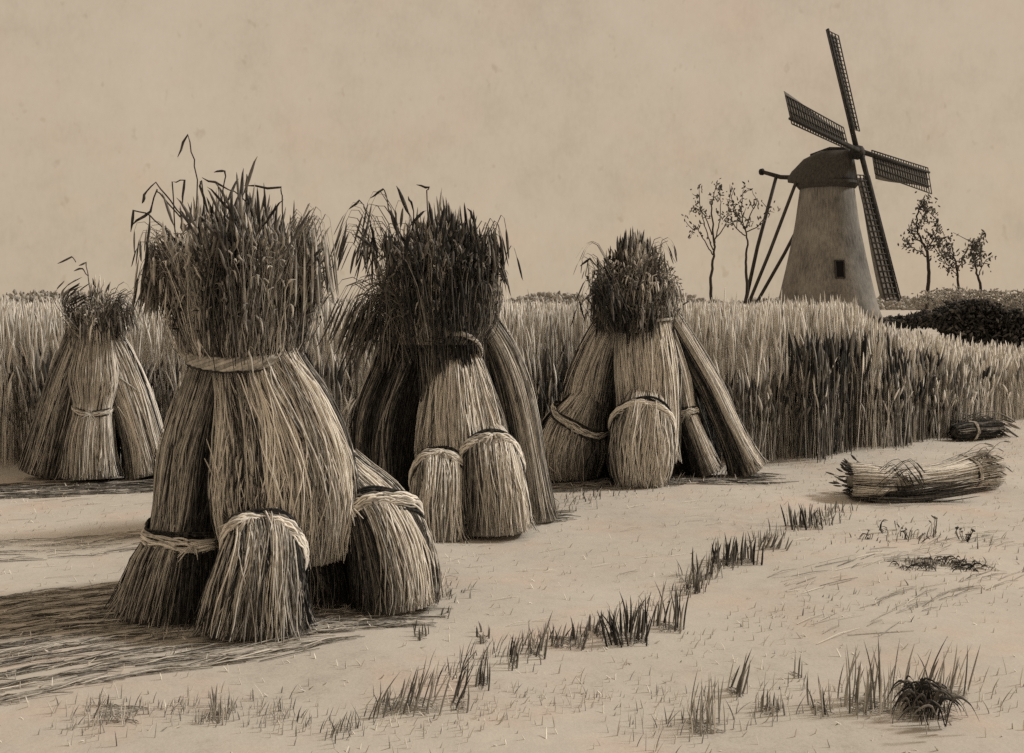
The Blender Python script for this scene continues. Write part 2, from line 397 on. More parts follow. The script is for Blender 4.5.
stook('stook with dark drooping ears and two short banded sheaves at its foot', 450, 525, 6.95,
    [dict(st=[(398, 522, 40, 6.95), (392, 470, 38, 6.98), (394, 420, 38, 7.0), (408, 370, 32, 7.0), (425, 325, 26, 7.0)], base=.6, n=520, inner=.5, groove_shade=((-55, 40), (-172, 10), (-120, 4))),
     dict(st=[(461, 490, 46, 6.92), (460, 465, 46, 6.91), (458, 430, 43, 6.90), (456, 395, 35, 6.90), (455, 365, 26, 6.91), (454, 340, 17, 6.93), (452, 315, 12, 6.95)], base=.06, n=620, lobes=11, face=(0.2, -1, 0), inner=.75, jt=.06, groove_shade=((-10, 11), (-168, 14), (-125, 3), (-75, 2))),
     dict(st=[(452, 480, 40, 7.05), (450, 420, 40, 7.03), (446, 370, 40, 7.0), (444, 320, 38, 6.98), (442, 280, 36, 6.97)], base=.72, n=520, face=(0, -1, 0), inner=.3),
     dict(st=[(466, 528, 36, 7.05), (464, 480, 38, 7.05), (460, 430, 30, 7.05)], base=.88, n=220),  # dark filler, shade painted into the gap below the pale sheaf
     dict(st=[(436, 537, 34, 6.55), (437, 508, 30, 6.55), (439, 482, 26, 6.58), (441, 464, 21, 6.74), (443, 448, 16, 6.92)], bands=[(.54, .032, 1.1, .02, .7)], base=.28, n=320),
     dict(st=[(498, 530, 35, 6.6), (496, 495, 32, 6.6), (493, 466, 28, 6.63), (490, 446, 22, 6.78), (485, 428, 16, 6.95)], bands=[(.54, .032, 1.1, .02, .7)], base=.26, n=340),
     dict(st=[(537, 522, 19, 6.95), (530, 470, 16, 6.97), (517, 400, 16, 7.0), (500, 350, 14, 7.0), (480, 318, 12, 7.0)], base=.24, n=300),
     dict(st=[(480, 508, 70, 7.6), (470, 420, 56, 7.4), (455, 320, 34, 7.15)], base=.8, n=300)],  # back sheaf, gap shade put into its dark colour
    [dict(bx=442, by=328, D=6.97, bhalf=44, top=198, halfw=62, n=1900, dome=.22, jitter=.1, w=.006, dark=.66),
     dict(bx=440, by=335, D=6.92, bhalf=46, top=250, halfw=52, n=600, w=.006, dark=.78)],
    x2, headband=(455, 352, 26, 6.86, .014, -.75), w=.0055)

# --- third stook
def x3(mb):
    D = 8.3
    wisps(mb, [(620, 300), (600, 260), (590, 258), (584, 274)], D, 12, 6, .005, .7)
    wisps(mb, [(615, 310), (605, 290), (602, 285), (600, 310)], D - .2, 60, 9, .006, .92)
    wisps(mb, [(640, 300), (655, 250), (666, 250), (672, 268)], D, 12, 5, .005, .8)
    angled(mb, [(600, 270), (590, 258), (580, 266)], D, .005)
stook('compact stook with round dark crown and slim sheaves splayed toward the windmill', 645, 478, 8.5,
    [dict(st=[(570, 477, 28, 8.55), (570, 455, 34, 8.55), (575, 432, 31, 8.57), (583, 412, 22, 8.6), (590, 396, 15, 8.66)], bands=[(.66, .024, 1.12, .12, -.5)], base=.24, n=340),
     dict(st=[(588, 450, 26, 8.75), (590, 415, 27, 8.74), (597, 380, 27, 8.7), (608, 345, 22, 8.62), (625, 308, 17, 8.55)], base=.25, n=320),
     dict(st=[(641, 484, 26, 8.25), (641, 466, 31, 8.25), (642, 440, 31, 8.27), (644, 415, 25, 8.3), (646, 395, 17, 8.38)], bands=[(.66, .030, 1.1, .04, .66)], base=.3, n=380),
     dict(st=[(648, 462, 30, 8.5), (648, 420, 32, 8.5), (646, 370, 33, 8.5), (643, 330, 28, 8.5), (640, 295, 24, 8.5)], base=.2, n=420, face=(0, -1, 0), inner=.75),
     dict(st=[(708, 474, 15, 8.62), (695, 440, 12, 8.64), (685, 412, 11, 8.65), (675, 370, 13, 8.62), (655, 306, 11, 8.55)], bands=[(.48, .02, 1.08, .18, .5)], base=.3, n=260),
     dict(st=[(748, 472, 19, 8.78), (732, 436, 13, 8.76), (706, 380, 12, 8.7), (662, 306, 10, 8.6)], base=.22, n=280),
     dict(st=[(610, 474, 26, 8.8), (614, 420, 24, 8.75), (626, 330, 20, 8.6)], base=.8, n=200),  # in-between sheaf coloured dark for the shade of the gap
     dict(st=[(670, 468, 52, 9.1), (660, 400, 42, 8.9), (645, 310, 24, 8.6)], base=.9, n=240)],  # dark filler drawn as shade between the slim sheaves
    [dict(bx=634, by=312, D=8.5, bhalf=22, minlen=.8, jitter=.07, w=.006, dark=.62, droop=.42, dome=.42, top=228, halfw=49, n=1100),
     dict(bx=638, by=322, D=8.5, bhalf=26, dome=.5, top=236, halfw=42, n=900, w=.006, dark=.66, droop=.5),
     dict(bx=630, by=325, D=8.45, bhalf=28, dome=.5, top=255, halfw=40, n=900, w=.006, dark=.82, droop=.4)],
    x3, headband=(642, 318, 30, 8.48, .012, .05), w=.006)

# --- fourth stook, partly in the wheat
def x4(mb):
    D = 8.5
    angled(mb, [(92, 300), (88, 276), (82, 268), (74, 271)], D, .004, .8)
    angled(mb, [(88, 276), (86, 262), (79, 266)], D, .004, .7)
    angled(mb, [(76, 262), (72, 257), (57, 264)], D, .004, .8)
    wisps(mb, [(90, 335), (68, 310), (66, 296), (80, 284)], D, 30, 4, .006, .85)
    wisps(mb, [(100, 335), (115, 300), (124, 300), (131, 325)], D, 50, 5, .006, .75)
stook('slim stook half sunk in the standing wheat, with small round pale crown', 100, 474, 8.6,
    [dict(st=[(48, 474, 26, 8.72), (58, 430, 22, 8.72), (72, 380, 20, 8.7), (88, 330, 15, 8.65)], base=.5, n=260, inner=.3),
     dict(st=[(92, 478, 26, 8.45), (92, 440, 22, 8.47), (95, 408, 18, 8.5), (97, 380, 24, 8.53), (98, 350, 20, 8.56), (98, 325, 16, 8.58)], bands=[(.4, .016, 1.06, .22, -.35)], base=.3, n=320),
     dict(st=[(150, 476, 24, 8.6), (142, 440, 20, 8.62), (128, 395, 20, 8.62), (112, 355, 18, 8.6), (100, 328, 14, 8.6)], base=.26, n=280),
     dict(st=[(110, 462, 44, 9.1), (105, 400, 34, 8.9), (98, 325, 18, 8.65)], base=.75, n=200)],  # back sheaf darkened in colour to read as inner shade
    [dict(bx=97, by=332, D=8.58, bhalf=18, dome=.5, top=276, halfw=33, n=700, w=.005, dark=.42, droop=.5)],
    x4, headband=(98, 334, 19, 8.58, .012, .05), w=.006)

# ------------------------------------------------------------------ fallen sheaves
def lying(label, st, n, bands, w=.005, base=.4, extra=None):
    pts = []
    for (px, py, half) in st:
        pts.append((px, py, half, gD(py + half)))
    o0 = P(*[pts[len(pts) // 2][i] for i in (0, 1, 3)]); o0[2] = 0
    T = thing('fallen_sheaf', o0, label, 'wheat sheaf', 'sheaves lying on the stubble')
    o, fr = sheaf_mesh(pts, o0, T, o0 + np.array([0, .4, -.3]), n=n, w=w, base=base, amp=.3, kd=1.0, inner=.4, horizontal=True, name='stalk_bundle')
    for b in bands: straw_band(fr, b, o0, T, .016, 1.05, .3)
    mb = MB()
    extra(mb); mb.build('ear_tuft', M_STRAW, T, o0)
    return T
def xf(mb):
    D = 7.95
    for q in range(7):
        a = rng.uniform(-14, 14)
        wisps(mb, [(885, 484 + a * .4), (868, 480 + a), (855, 478 + a), (842 + abs(a) * .3, 474 + a * 1.25)], D + a * .004, 12, 4, .0045, .82, True, .04)
    for q in range(5):
        a = rng.uniform(-14, 12)
        wisps(mb, [(960, 476 + a * .4), (975, 470 + a), (985, 462 + a), (995, 466 + a * 1.2)], D + .15, 10, 4, .004, .6, True, .04)
    wisps(mb, [(872, 494), (890, 480), (905, 472), (918, 492)], D - .25, 26, 6, .005, .9)
    wisps(mb, [(870, 497), (910, 497), (950, 492), (978, 486)], D - .25, 40, 3, .005, .92, False, .03)
lying('long sheaf lying flat on the pale stubble, dark ragged ends and narrow waist',
      [(848, 481, 17), (872, 482, 16), (895, 483, 13.5), (920, 481, 13), (945, 478, 14), (968, 473, 16), (994, 469, 18)], 640, [.83], .0048, .3, xf)
def xg(mb):
    wisps(mb, [(985, 436), (965, 430), (955, 424), (948, 436)], 11.3, 60, 5, .006, .85)
    wisps(mb, [(960, 436), (975, 424), (990, 422), (1004, 430)], 11.3, 60, 5, .006, .75)
lying('small dark bundle lying at the foot of the standing wheat beyond the long fallen sheaf',
      [(952, 433, 7), (965, 431, 8), (980, 430, 8), (1000, 428, 8)], 160, [.5], .006, .7, xg)

# ------------------------------------------------------------------ ground
def axis(lo, hi, a, b, step, grow):
    x = list(np.arange(a, b + 1e-6, step)); d = step
    while x[-1] < hi: d *= grow; x.append(x[-1] + d)
    d = step
    while x[0] > lo: d *= grow; x.insert(0, x[0] - d)
    return np.array(x)
gx = axis(-2500, 2500, -6.5, 6.5, .09, 1.18); gy = axis(-60, 4000, 2.2, 15, .09, 1.18)
X, Y = np.meshgrid(gx, gy); Z = ground_z(X, Y)
n_ = len(gx); idx = np.arange(X.size).reshape(X.shape)
gm = MB(); gm.add(np.stack([X, Y, Z], -1), np.stack([idx[:-1, :-1], idx[:-1, 1:], idx[1:, 1:], idx[1:, :-1]], -1), 0)
g = gm.build('ground', M_GROUND); g['kind'] = 'structure'; g['label'] = 'pale stubble field stretching to the horizon'

# ------------------------------------------------------------------ standing wheat (one mass)
EDGE_PX = np.array([-400, 20, 160, 330, 540, 740, 800, 870, 940, 1000, 1100, 1500])
EDGE_Y = np.array([468, 466, 468, 468, 466, 460, 456, 450, 436, 422, 412, 400])
def wheat():
    mb = MB()
    def put(n, d0, d1, hfun, shade, w, power=1.0, leanx=.06, pxr=(-330, 1380), ramp_edge=True):
        px = rng.uniform(*pxr, n) if ramp_edge else rng.normal((pxr[0] + pxr[1]) / 2, (pxr[1] - pxr[0]) * .33, n)
        D0 = F * EYE / (np.interp(px, EDGE_PX, EDGE_Y) - HZ)
        dd = d0 + (d1 - d0) * rng.random(n) ** power
        dd = np.where(px > 855, np.minimum(dd, 2.2 * rng.random(n)), dd)
        D = D0 + dd + .14 * np.sin(px * .09) + .1 * np.sin(px * .037 + 1) + .13 * rng.normal(size=n)
        x = (px - 512) * D / F
        h = hfun(px, D, n)
        if ramp_edge: h = h * np.clip(.55 + .45 * (D - D0 + .1 * np.sin(px * .21) + .15) / .45 + rng.normal(0, .12, n), .45, 1)
        K = len(EARP); u = EARU
        lx = rng.normal(0, leanx, n); ly = rng.normal(0, leanx, n)
        bend = rng.normal(0, .05, n)
        path = np.stack([x[:, None] + lx[:, None] * u + bend[:, None] * u ** 4, D[:, None] + ly[:, None] * u + bend[:, None] * .5 * u ** 4, h[:, None] * u], -1)
        sh = shade(px, n)[:, None] + np.where(u > .78, .08, 0)[None]
        mb.strands(path, w * rng.uniform(.7, 1.3, (n, 1)) * EARP[None] * (D / 10)[:, None], np.clip(sh, 0, 1), 3)
    tops = lambda px, D: np.where(px < 850, 1.33, 1.33 - np.clip((px - 850) / 30, 0, 1) ** .8 * .27 - np.clip((px - 890) / 110, 0, 1) * .30 )
    hh = lambda px, D, n: tops(px, D) + rng.normal(0, .05, n) + .06 * (rng.random(n) < .08) - .25 * (rng.random(n) < .3) * rng.random(n)
    cl = lambda px: .5 + .5 * np.sin(px * .045 + 1.3 * np.sin(px * .013)) * np.sin(px * .021 + 2)
    put(9000, 0, 1.2, hh, lambda px, n: .13 + .18 * rng.normal(size=n) + .16 * cl(px), .0048, 1.2)
    put(9000, 1.0, 5.0, hh, lambda px, n: .15 + .16 * rng.normal(size=n), .0055)
    put(9000, 5.0, 16.0, lambda px, D, n: np.where(px < 850, 1.31, tops(px, D)) + rng.normal(0, .03, n), lambda px, n: .20 + .14 * rng.normal(size=n), .007)
    # dark weeds and broken stems in clumps along the near edge
    for a, b, n, h0, h1, s0 in ((796, 868, 260, .55, 1.15, .86), (892, 932, 170, .5, .95, .9), (735, 800, 110, .4, .85, .72), (690, 740, 60, .4, .8, .7),
                            (10, 80, 170, .4, 1.0, .75), (100, 170, 200, .4, .95, .78), (300, 350, 150, .4, 1.0, .75), (545, 600, 120, .4, .8, .82), (690, 830, 170, .3, .75, .7), (860, 990, 170, .3, .7, .7), (525, 585, 150, .5, 1.05, .78), (930, 1000, 70, .3, .7, .6),
                            (868, 1010, 90, .5, .85, .5), (440, 530, 60, .6, 1.1, .6)):
        put(n, -.12, .3, lambda px, D, n: rng.uniform(h0, h1, n), lambda px, n: s0 + .14 * rng.normal(size=n), .0075, 1, .045, (a, b), False)
    o = mb.build('wheat_field', M_WHEAT)
    tag(o, 'standing ripe wheat filling the middle distance behind the stooks', 'wheat field', kind='stuff')
wheat()

# ------------------------------------------------------------------ stubble and litter (uncountable)
def stubble():
    mb = MB()
    n = 26000
    q = np.round(rng.uniform(-1, 15, n) / .15) * .15 + rng.normal(0, .018, n); t = rng.uniform(-9, 14, n)
    x = .87 * t + .15 * np.sin(t * .7 + q); y = q + .35 * t
    k_ = (y > 3.2) & (y < 11.5 + .2 * x) & (np.abs(x) < y * .62); x = x[k_]; y = y[k_]; n = len(x)
    h = rng.uniform(.008, .034, n)
    p0 = np.stack([x, y, ground_z(x, y) - .003], -1); p1 = p0 + np.stack([rng.normal(0, .012, n), rng.normal(0, .012, n), h], -1)
    mb.strands(np.stack([p0, (p0 + p1) / 2, p1], 1), .0022 * rng.uniform(.6, 1.4, (n, 1)) * np.array([1, 1, .5])[None], np.clip(.16 + .14 * rng.normal(size=n), 0, 1))
    # long loose straws along the swathes, dark strips by the stooks paint in their shadows
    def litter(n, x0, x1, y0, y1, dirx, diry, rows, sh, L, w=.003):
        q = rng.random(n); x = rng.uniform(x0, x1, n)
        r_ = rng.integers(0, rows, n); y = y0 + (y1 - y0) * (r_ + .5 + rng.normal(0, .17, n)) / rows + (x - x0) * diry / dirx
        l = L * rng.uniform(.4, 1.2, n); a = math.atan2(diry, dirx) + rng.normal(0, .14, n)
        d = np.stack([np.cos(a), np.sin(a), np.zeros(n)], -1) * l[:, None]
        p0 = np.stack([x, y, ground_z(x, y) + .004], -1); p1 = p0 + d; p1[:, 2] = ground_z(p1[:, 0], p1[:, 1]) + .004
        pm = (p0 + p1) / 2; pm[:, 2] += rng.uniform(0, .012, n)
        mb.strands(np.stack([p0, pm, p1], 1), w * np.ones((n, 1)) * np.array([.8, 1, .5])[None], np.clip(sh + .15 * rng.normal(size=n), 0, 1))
    litter(1700, -2.7, -.8, 3.3, 5.1, .8, .42, 12, .52, .24)  # dark rows stand in for the big stook's hatched cast shadow
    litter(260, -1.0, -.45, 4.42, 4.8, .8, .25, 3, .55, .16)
    litter(420, -4.3, -2.6, 7.55, 8.35, .9, .2, 5, .72, .3, .004)  # shadow beside the slim stook, laid as dark straw
    litter(420, 0.0, 1.9, 7.85, 8.45, .95, .22, 4, .66, .28, .004)  # dark straw painting the shade under the third stook
    litter(260, -.75, .25, 6.55, 6.95, .9, .3, 3, .62, .22, .0035)  # same painted shade at the foot of the second stook
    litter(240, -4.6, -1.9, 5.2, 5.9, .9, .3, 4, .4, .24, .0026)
    litter(420, -3.4, 5, 3.3, 9, .9, .35, 30, .16, .16, .002)
    litter(110, 1.2, 2.9, 4.2, 5.6, .8, .6, 2, .42, .25, .0022)
    # thin grass joining the tufts of the diagonal row
    def verge(poly, n, spread, hmax, sh):
        a = np.array(poly, float); t = rng.uniform(0, len(a) - 1, n)
        px = np.interp(t, range(len(a)), a[:, 0]) + rng.normal(0, spread * 1.6, n); py = np.interp(t, range(len(a)), a[:, 1]) + rng.normal(0, spread, n)
        keep = (np.sin(t * 9) + np.sin(t * 23 + 1) + rng.normal(0, .5, n)) > -.5; px = px[keep]; py = py[keep]; n = len(px)
        D = gD(py); x = (px - 512) * D / F; z = ground_z(x, D); h = hmax * rng.uniform(.25, 1, n); K = 5; u = np.linspace(0, 1, K)
        lx = rng.normal(.12, .25, n) * h; ly = rng.normal(0, .2, n) * h
        path = np.stack([x[:, None] + lx[:, None] * u ** 1.5, D[:, None] + ly[:, None] * u, z[:, None] - .005 + h[:, None] * u], -1)
        mb.strands(path, .0026 * (D / 5)[:, None] * np.array([1, 1, .9, .6, .1])[None] * rng.uniform(.6, 1.3, (n, 1)), np.clip(sh + .18 * rng.normal(size=n), 0, 1))
    verge([(330, 738), (410, 700), (480, 662), (540, 646), (615, 634), (690, 586), (735, 560), (805, 523), (840, 512)], 800, 5, .09, .62)
    verge([(640, 735), (705, 715), (770, 700), (866, 700), (933, 695), (1010, 700)], 450, 12, .08, .42)
    verge([(60, 725), (210, 712), (330, 722)], 450, 9, .06, .42)
    verge([(380, 735), (470, 715), (560, 700), (680, 690)], 420, 14, .05, .3)
    verge([(680, 640), (820, 610), (1000, 590)], 260, 10, .045, .28)
    verge([(860, 545), (900, 535), (970, 540), (1010, 560)], 130, 8, .06, .5)
    verge([(900, 572), (990, 566)], 140, 4, .05, .6)
    verge([(150, 640), (260, 628), (330, 612), (420, 600), (450, 590)], 500, 7, .06, .5)
    verge([(400, 530), (470, 532), (550, 512), (640, 486), (760, 470)], 500, 4, .08, .6)
    o = mb.build('stubble', M_GRASS); tag(o, 'short cut stubble and loose straw over the pale field', 'stubble', kind='stuff')
stubble()

# ------------------------------------------------------------------ tufts
def runners(mb, x0, x1, y0, y1, n):
    """matted dead stems lying at the foot of a tuft, from blade to blade"""
    t = np.linspace(0, 1, 6)
    for q in range(n):
        ya, yb = rng.uniform(y0, y1, 2); xa, xb = (x0, x1) if q < 3 else rng.uniform(x0, x1, 2)
        x = xa + (xb - xa) * t; y = ya + (yb - ya) * t + rng.normal(0, .008, 6)
        z = ground_z(x, y) + .004 + .004 * rng.random(6)
        mb.strands(np.stack([x, y, z], -1)[None], np.array([[.001, .002, .002, .002, .0018, .0008]]), np.array([.3 + .3 * rng.random()]))
def tuft(label, px, py, wpx, hpx, n, dark, lean=.12, name='grass_tuft', cat='grass tuft', w=.0042, depth=.09, group='grass tufts on the stubble'):
    D = gD(py); s = D / F; c = gP(px, py)
    mb = MB()
    xs = c[0] + rng.uniform(-.5, .5, n) * wpx * s; ys = c[1] + rng.uniform(-1, 1, n) * depth
    h = hpx * s * rng.uniform(.45, 1.0, n)
    K = 6; u = np.linspace(0, 1, K)
    lx = lean * h + rng.normal(0, .05, n) * h; ly = rng.normal(0, .06, n) * h; bd = rng.normal(0, .12, n) * h
    path = np.stack([xs[:, None] + lx[:, None] * u + bd[:, None] * u ** 2, ys[:, None] + ly[:, None] * u, (ground_z(xs, ys) - .01)[:, None] + (h + .01)[:, None] * u], -1)
    mb.strands(path, w * (D / 5) * rng.uniform(.7, 1.3, (n, 1)) * np.array([.8, 1, 1, .9, .65, .1])[None], np.clip(dark + .15 * rng.normal(size=n), 0, 1), 4)
    runners(mb, xs.min(), xs.max(), ys.min(), ys.max(), max(5, n))
    o = mb.build(name, M_GRASS, None, c); o.location = c
    return tag(o, label, cat, group)
TUFTS = [
 ('tiny three-bladed tuft on the bare stubble just below the big stook', 423, 639, 18, 16, 6, .85, 0),
 ('lone faint sprig of two blades beside the foot of the big stook', 444, 618, 12, 14, 4, .8, .2),
 ('small pale tuft at the lower end of the diagonal row', 484, 639, 17, 15, 7, .6, .1),
 ('thin upright tuft in the lower half of the diagonal row', 513, 662, 11, 34, 7, .72, .15),
 ('faint open looped tuft where the diagonal row starts to climb', 537, 650, 18, 36, 8, .62, .2),
 ('low broad comb of short blades in the middle of the diagonal row', 568, 641, 38, 24, 16, .72, .15),
 ('short tuft joining the low comb of blades to the darkest tuft', 594, 628, 20, 18, 10, .68, .2),
 ('stout black tuft, darkest of the diagonal row', 616, 640, 22, 40, 20, .92, -.2),
 ('tall black tuft with leaning blades beside the darkest one', 638, 638, 20, 48, 18, .9, .15),
 ('tallest widely spaced grass tuft of the diagonal row', 668, 625, 32, 52, 15, .78, .05),
 ('narrow tuft between the tallest tuft and the upper dense clump', 692, 590, 16, 34, 8, .72, .1),
 ('grey smudgy tuft in the upper half of the diagonal row', 703, 580, 22, 30, 9, .65, .1),
 ('dense broad dark clump in the upper half of the diagonal row', 735, 563, 48, 30, 34, .86, .05),
 ('sparse loose sprigs between the two upper dark clumps', 774, 551, 30, 22, 9, .6, .5),
 ('dark clump at the top end of the diagonal row by the fallen sheaf', 805, 527, 34, 27, 18, .88, -.15),
 ('pair of thick dark strokes of grass low in the picture below the row', 483, 684, 18, 36, 8, .82, .1),
 ('leaning dark tuft of grass next to the long faint comb of blades', 461, 706, 20, 44, 9, .78, .25),
 ('long faint comb of slanting blades near the lower edge', 408, 708, 70, 46, 19, .58, .3),
 ('two-tiered thin tuft alone on the pale lower stubble', 738, 692, 20, 46, 9, .55, .25),
 ('low squat tuft of curled blades on the pale lower stubble', 770, 705, 28, 24, 9, .58, -.1),
 ('pair of tiny separate blades above the squat tuft', 798, 676, 20, 32, 4, .62, .05),
 ('little crooked tuft between the squat tuft and the tall pale clump', 821, 706, 20, 34, 8, .58, -.15),
 ('tall pale clump of upright blades above the lower edge', 866, 704, 58, 72, 30, .5, .08),
 ('spreading pale clump standing behind the dark dome of grass', 933, 690, 68, 52, 26, .52, .25),
 ('faint hatched patch of short blades at the lower edge', 706, 722, 38, 54, 20, .45, 0),
 ('blocky smudge of short stiff blades below the shadow of the big stook', 217, 716, 26, 24, 22, .5, 0),
 ('loose low patch of pale blades in the lowest corner beside the shadow', 120, 716, 62, 16, 18, .4, .1),
]
for (lb, a, b, c, d, n, dk, ln) in TUFTS: tuft(lb, a, b, c, d, n, dk, ln)
def dome():
    c = gP(924, 712); D = gD(712); mb = MB()
    for i in range(70):
        sg = rng.choice([-1, 1]); L = rng.uniform(12, 38); H = rng.uniform(14, 30)
        x0 = 924 + rng.normal() * 7
        poly = [(x0, 714), (x0 + sg * L * .25, 714 - H), (x0 + sg * L * .7, 714 - H * .8), (x0 + sg * L, 712 - H * .05)]
        wisps(mb, poly, D + rng.normal() * .07, 1, 0, .0042, .92, False)
    runners(mb, c[0] - 36 * D / F, c[0] + 36 * D / F, c[1] - .1, c[1] + .1, 16)
    o = mb.build('grass_clump', M_GRASS, None, c); o.location = c
    tag(o, 'dark dome of arching grass blades, low on the pale stubble', 'grass clump', 'grass tufts on the stubble')
dome()
def weeds():
    c = gP(938, 568); D = gD(568); mb = MB()
    for i in range(90):
        x0 = 938 + rng.uniform(-42, 42); sg = rng.choice([-1, 1]); L = rng.uniform(6, 20); H = rng.uniform(3, 13) * (1 - abs(x0 - 938) / 70)
        wisps(mb, [(x0, 570), (x0 + sg * L * .3, 570 - H), (x0 + sg * L * .7, 570 - H), (x0 + sg * L, 571 - H * .2)], D + rng.normal() * .1, 1, 0, .004, .84, False)
    runners(mb, c[0] - 50 * D / F, c[0] + 60 * D / F, c[1] - .12, c[1] + .12, 16)
    o = mb.build('weed_patch', M_GRASS, None, c); o.location = c
    tag(o, 'flat dark patch of trailing weeds below the scattered sprigs', 'weeds')
weeds()
SPR = [('tiny curled weed sprig lying lowest of the scattered sprigs', 866, 541, [[(860, 541), (864, 534), (870, 536), (868, 542)], [(868, 541), (871, 534), (872, 531)]]),
       ('small looped weed sprig, first of the upper sprigs below the fallen sheaf', 884, 533, [[(884, 534), (880, 528), (882, 520), (887, 519)], [(884, 534), (888, 528), (883, 526), (880, 530)]]),
       ('two-stroke weed sprig standing between the looped sprig and the spiky one', 898, 530, [[(896, 529), (894, 520), (896, 521), (899, 526)], [(898, 529), (902, 528), (904, 526)]]),
       ('spiky weed sprig of many short strokes amid the scattered sprigs', 913, 541, [[(906, 540), (908, 530), (909, 528)], [(912, 541), (914, 532), (918, 530)], [(915, 542), (921, 536), (925, 534)], [(909, 541), (906, 533), (903, 531)]]),
       ('single upright weed with a dark seed head', 935, 538, [[(932, 538), (935, 530), (936, 520), (934, 515)], [(933, 538), (938, 532), (936, 530)]]),
       ('open two-bladed weed sprig standing apart toward the field edge', 966, 543, [[(965, 543), (961, 534), (962, 528)], [(966, 543), (970, 534), (973, 528)], [(966, 543), (968, 537), (969, 533)]])]
for lb, px, py, polys in SPR:
    c = gP(px, py); D = gD(py); mb = MB()
    for p_ in polys:
        p2 = [(a, b + 1) for a, b in p_]
        wisps(mb, p2, D, 1, 0, .006, .85, True); wisps(mb, p2, D + .03, 2, 1.2, .004, .75, True, .01)
    o = mb.build('weed_sprig', M_GRASS, None, c); o.location = c
    tag(o, lb, 'weed', 'little weed sprigs on the stubble')

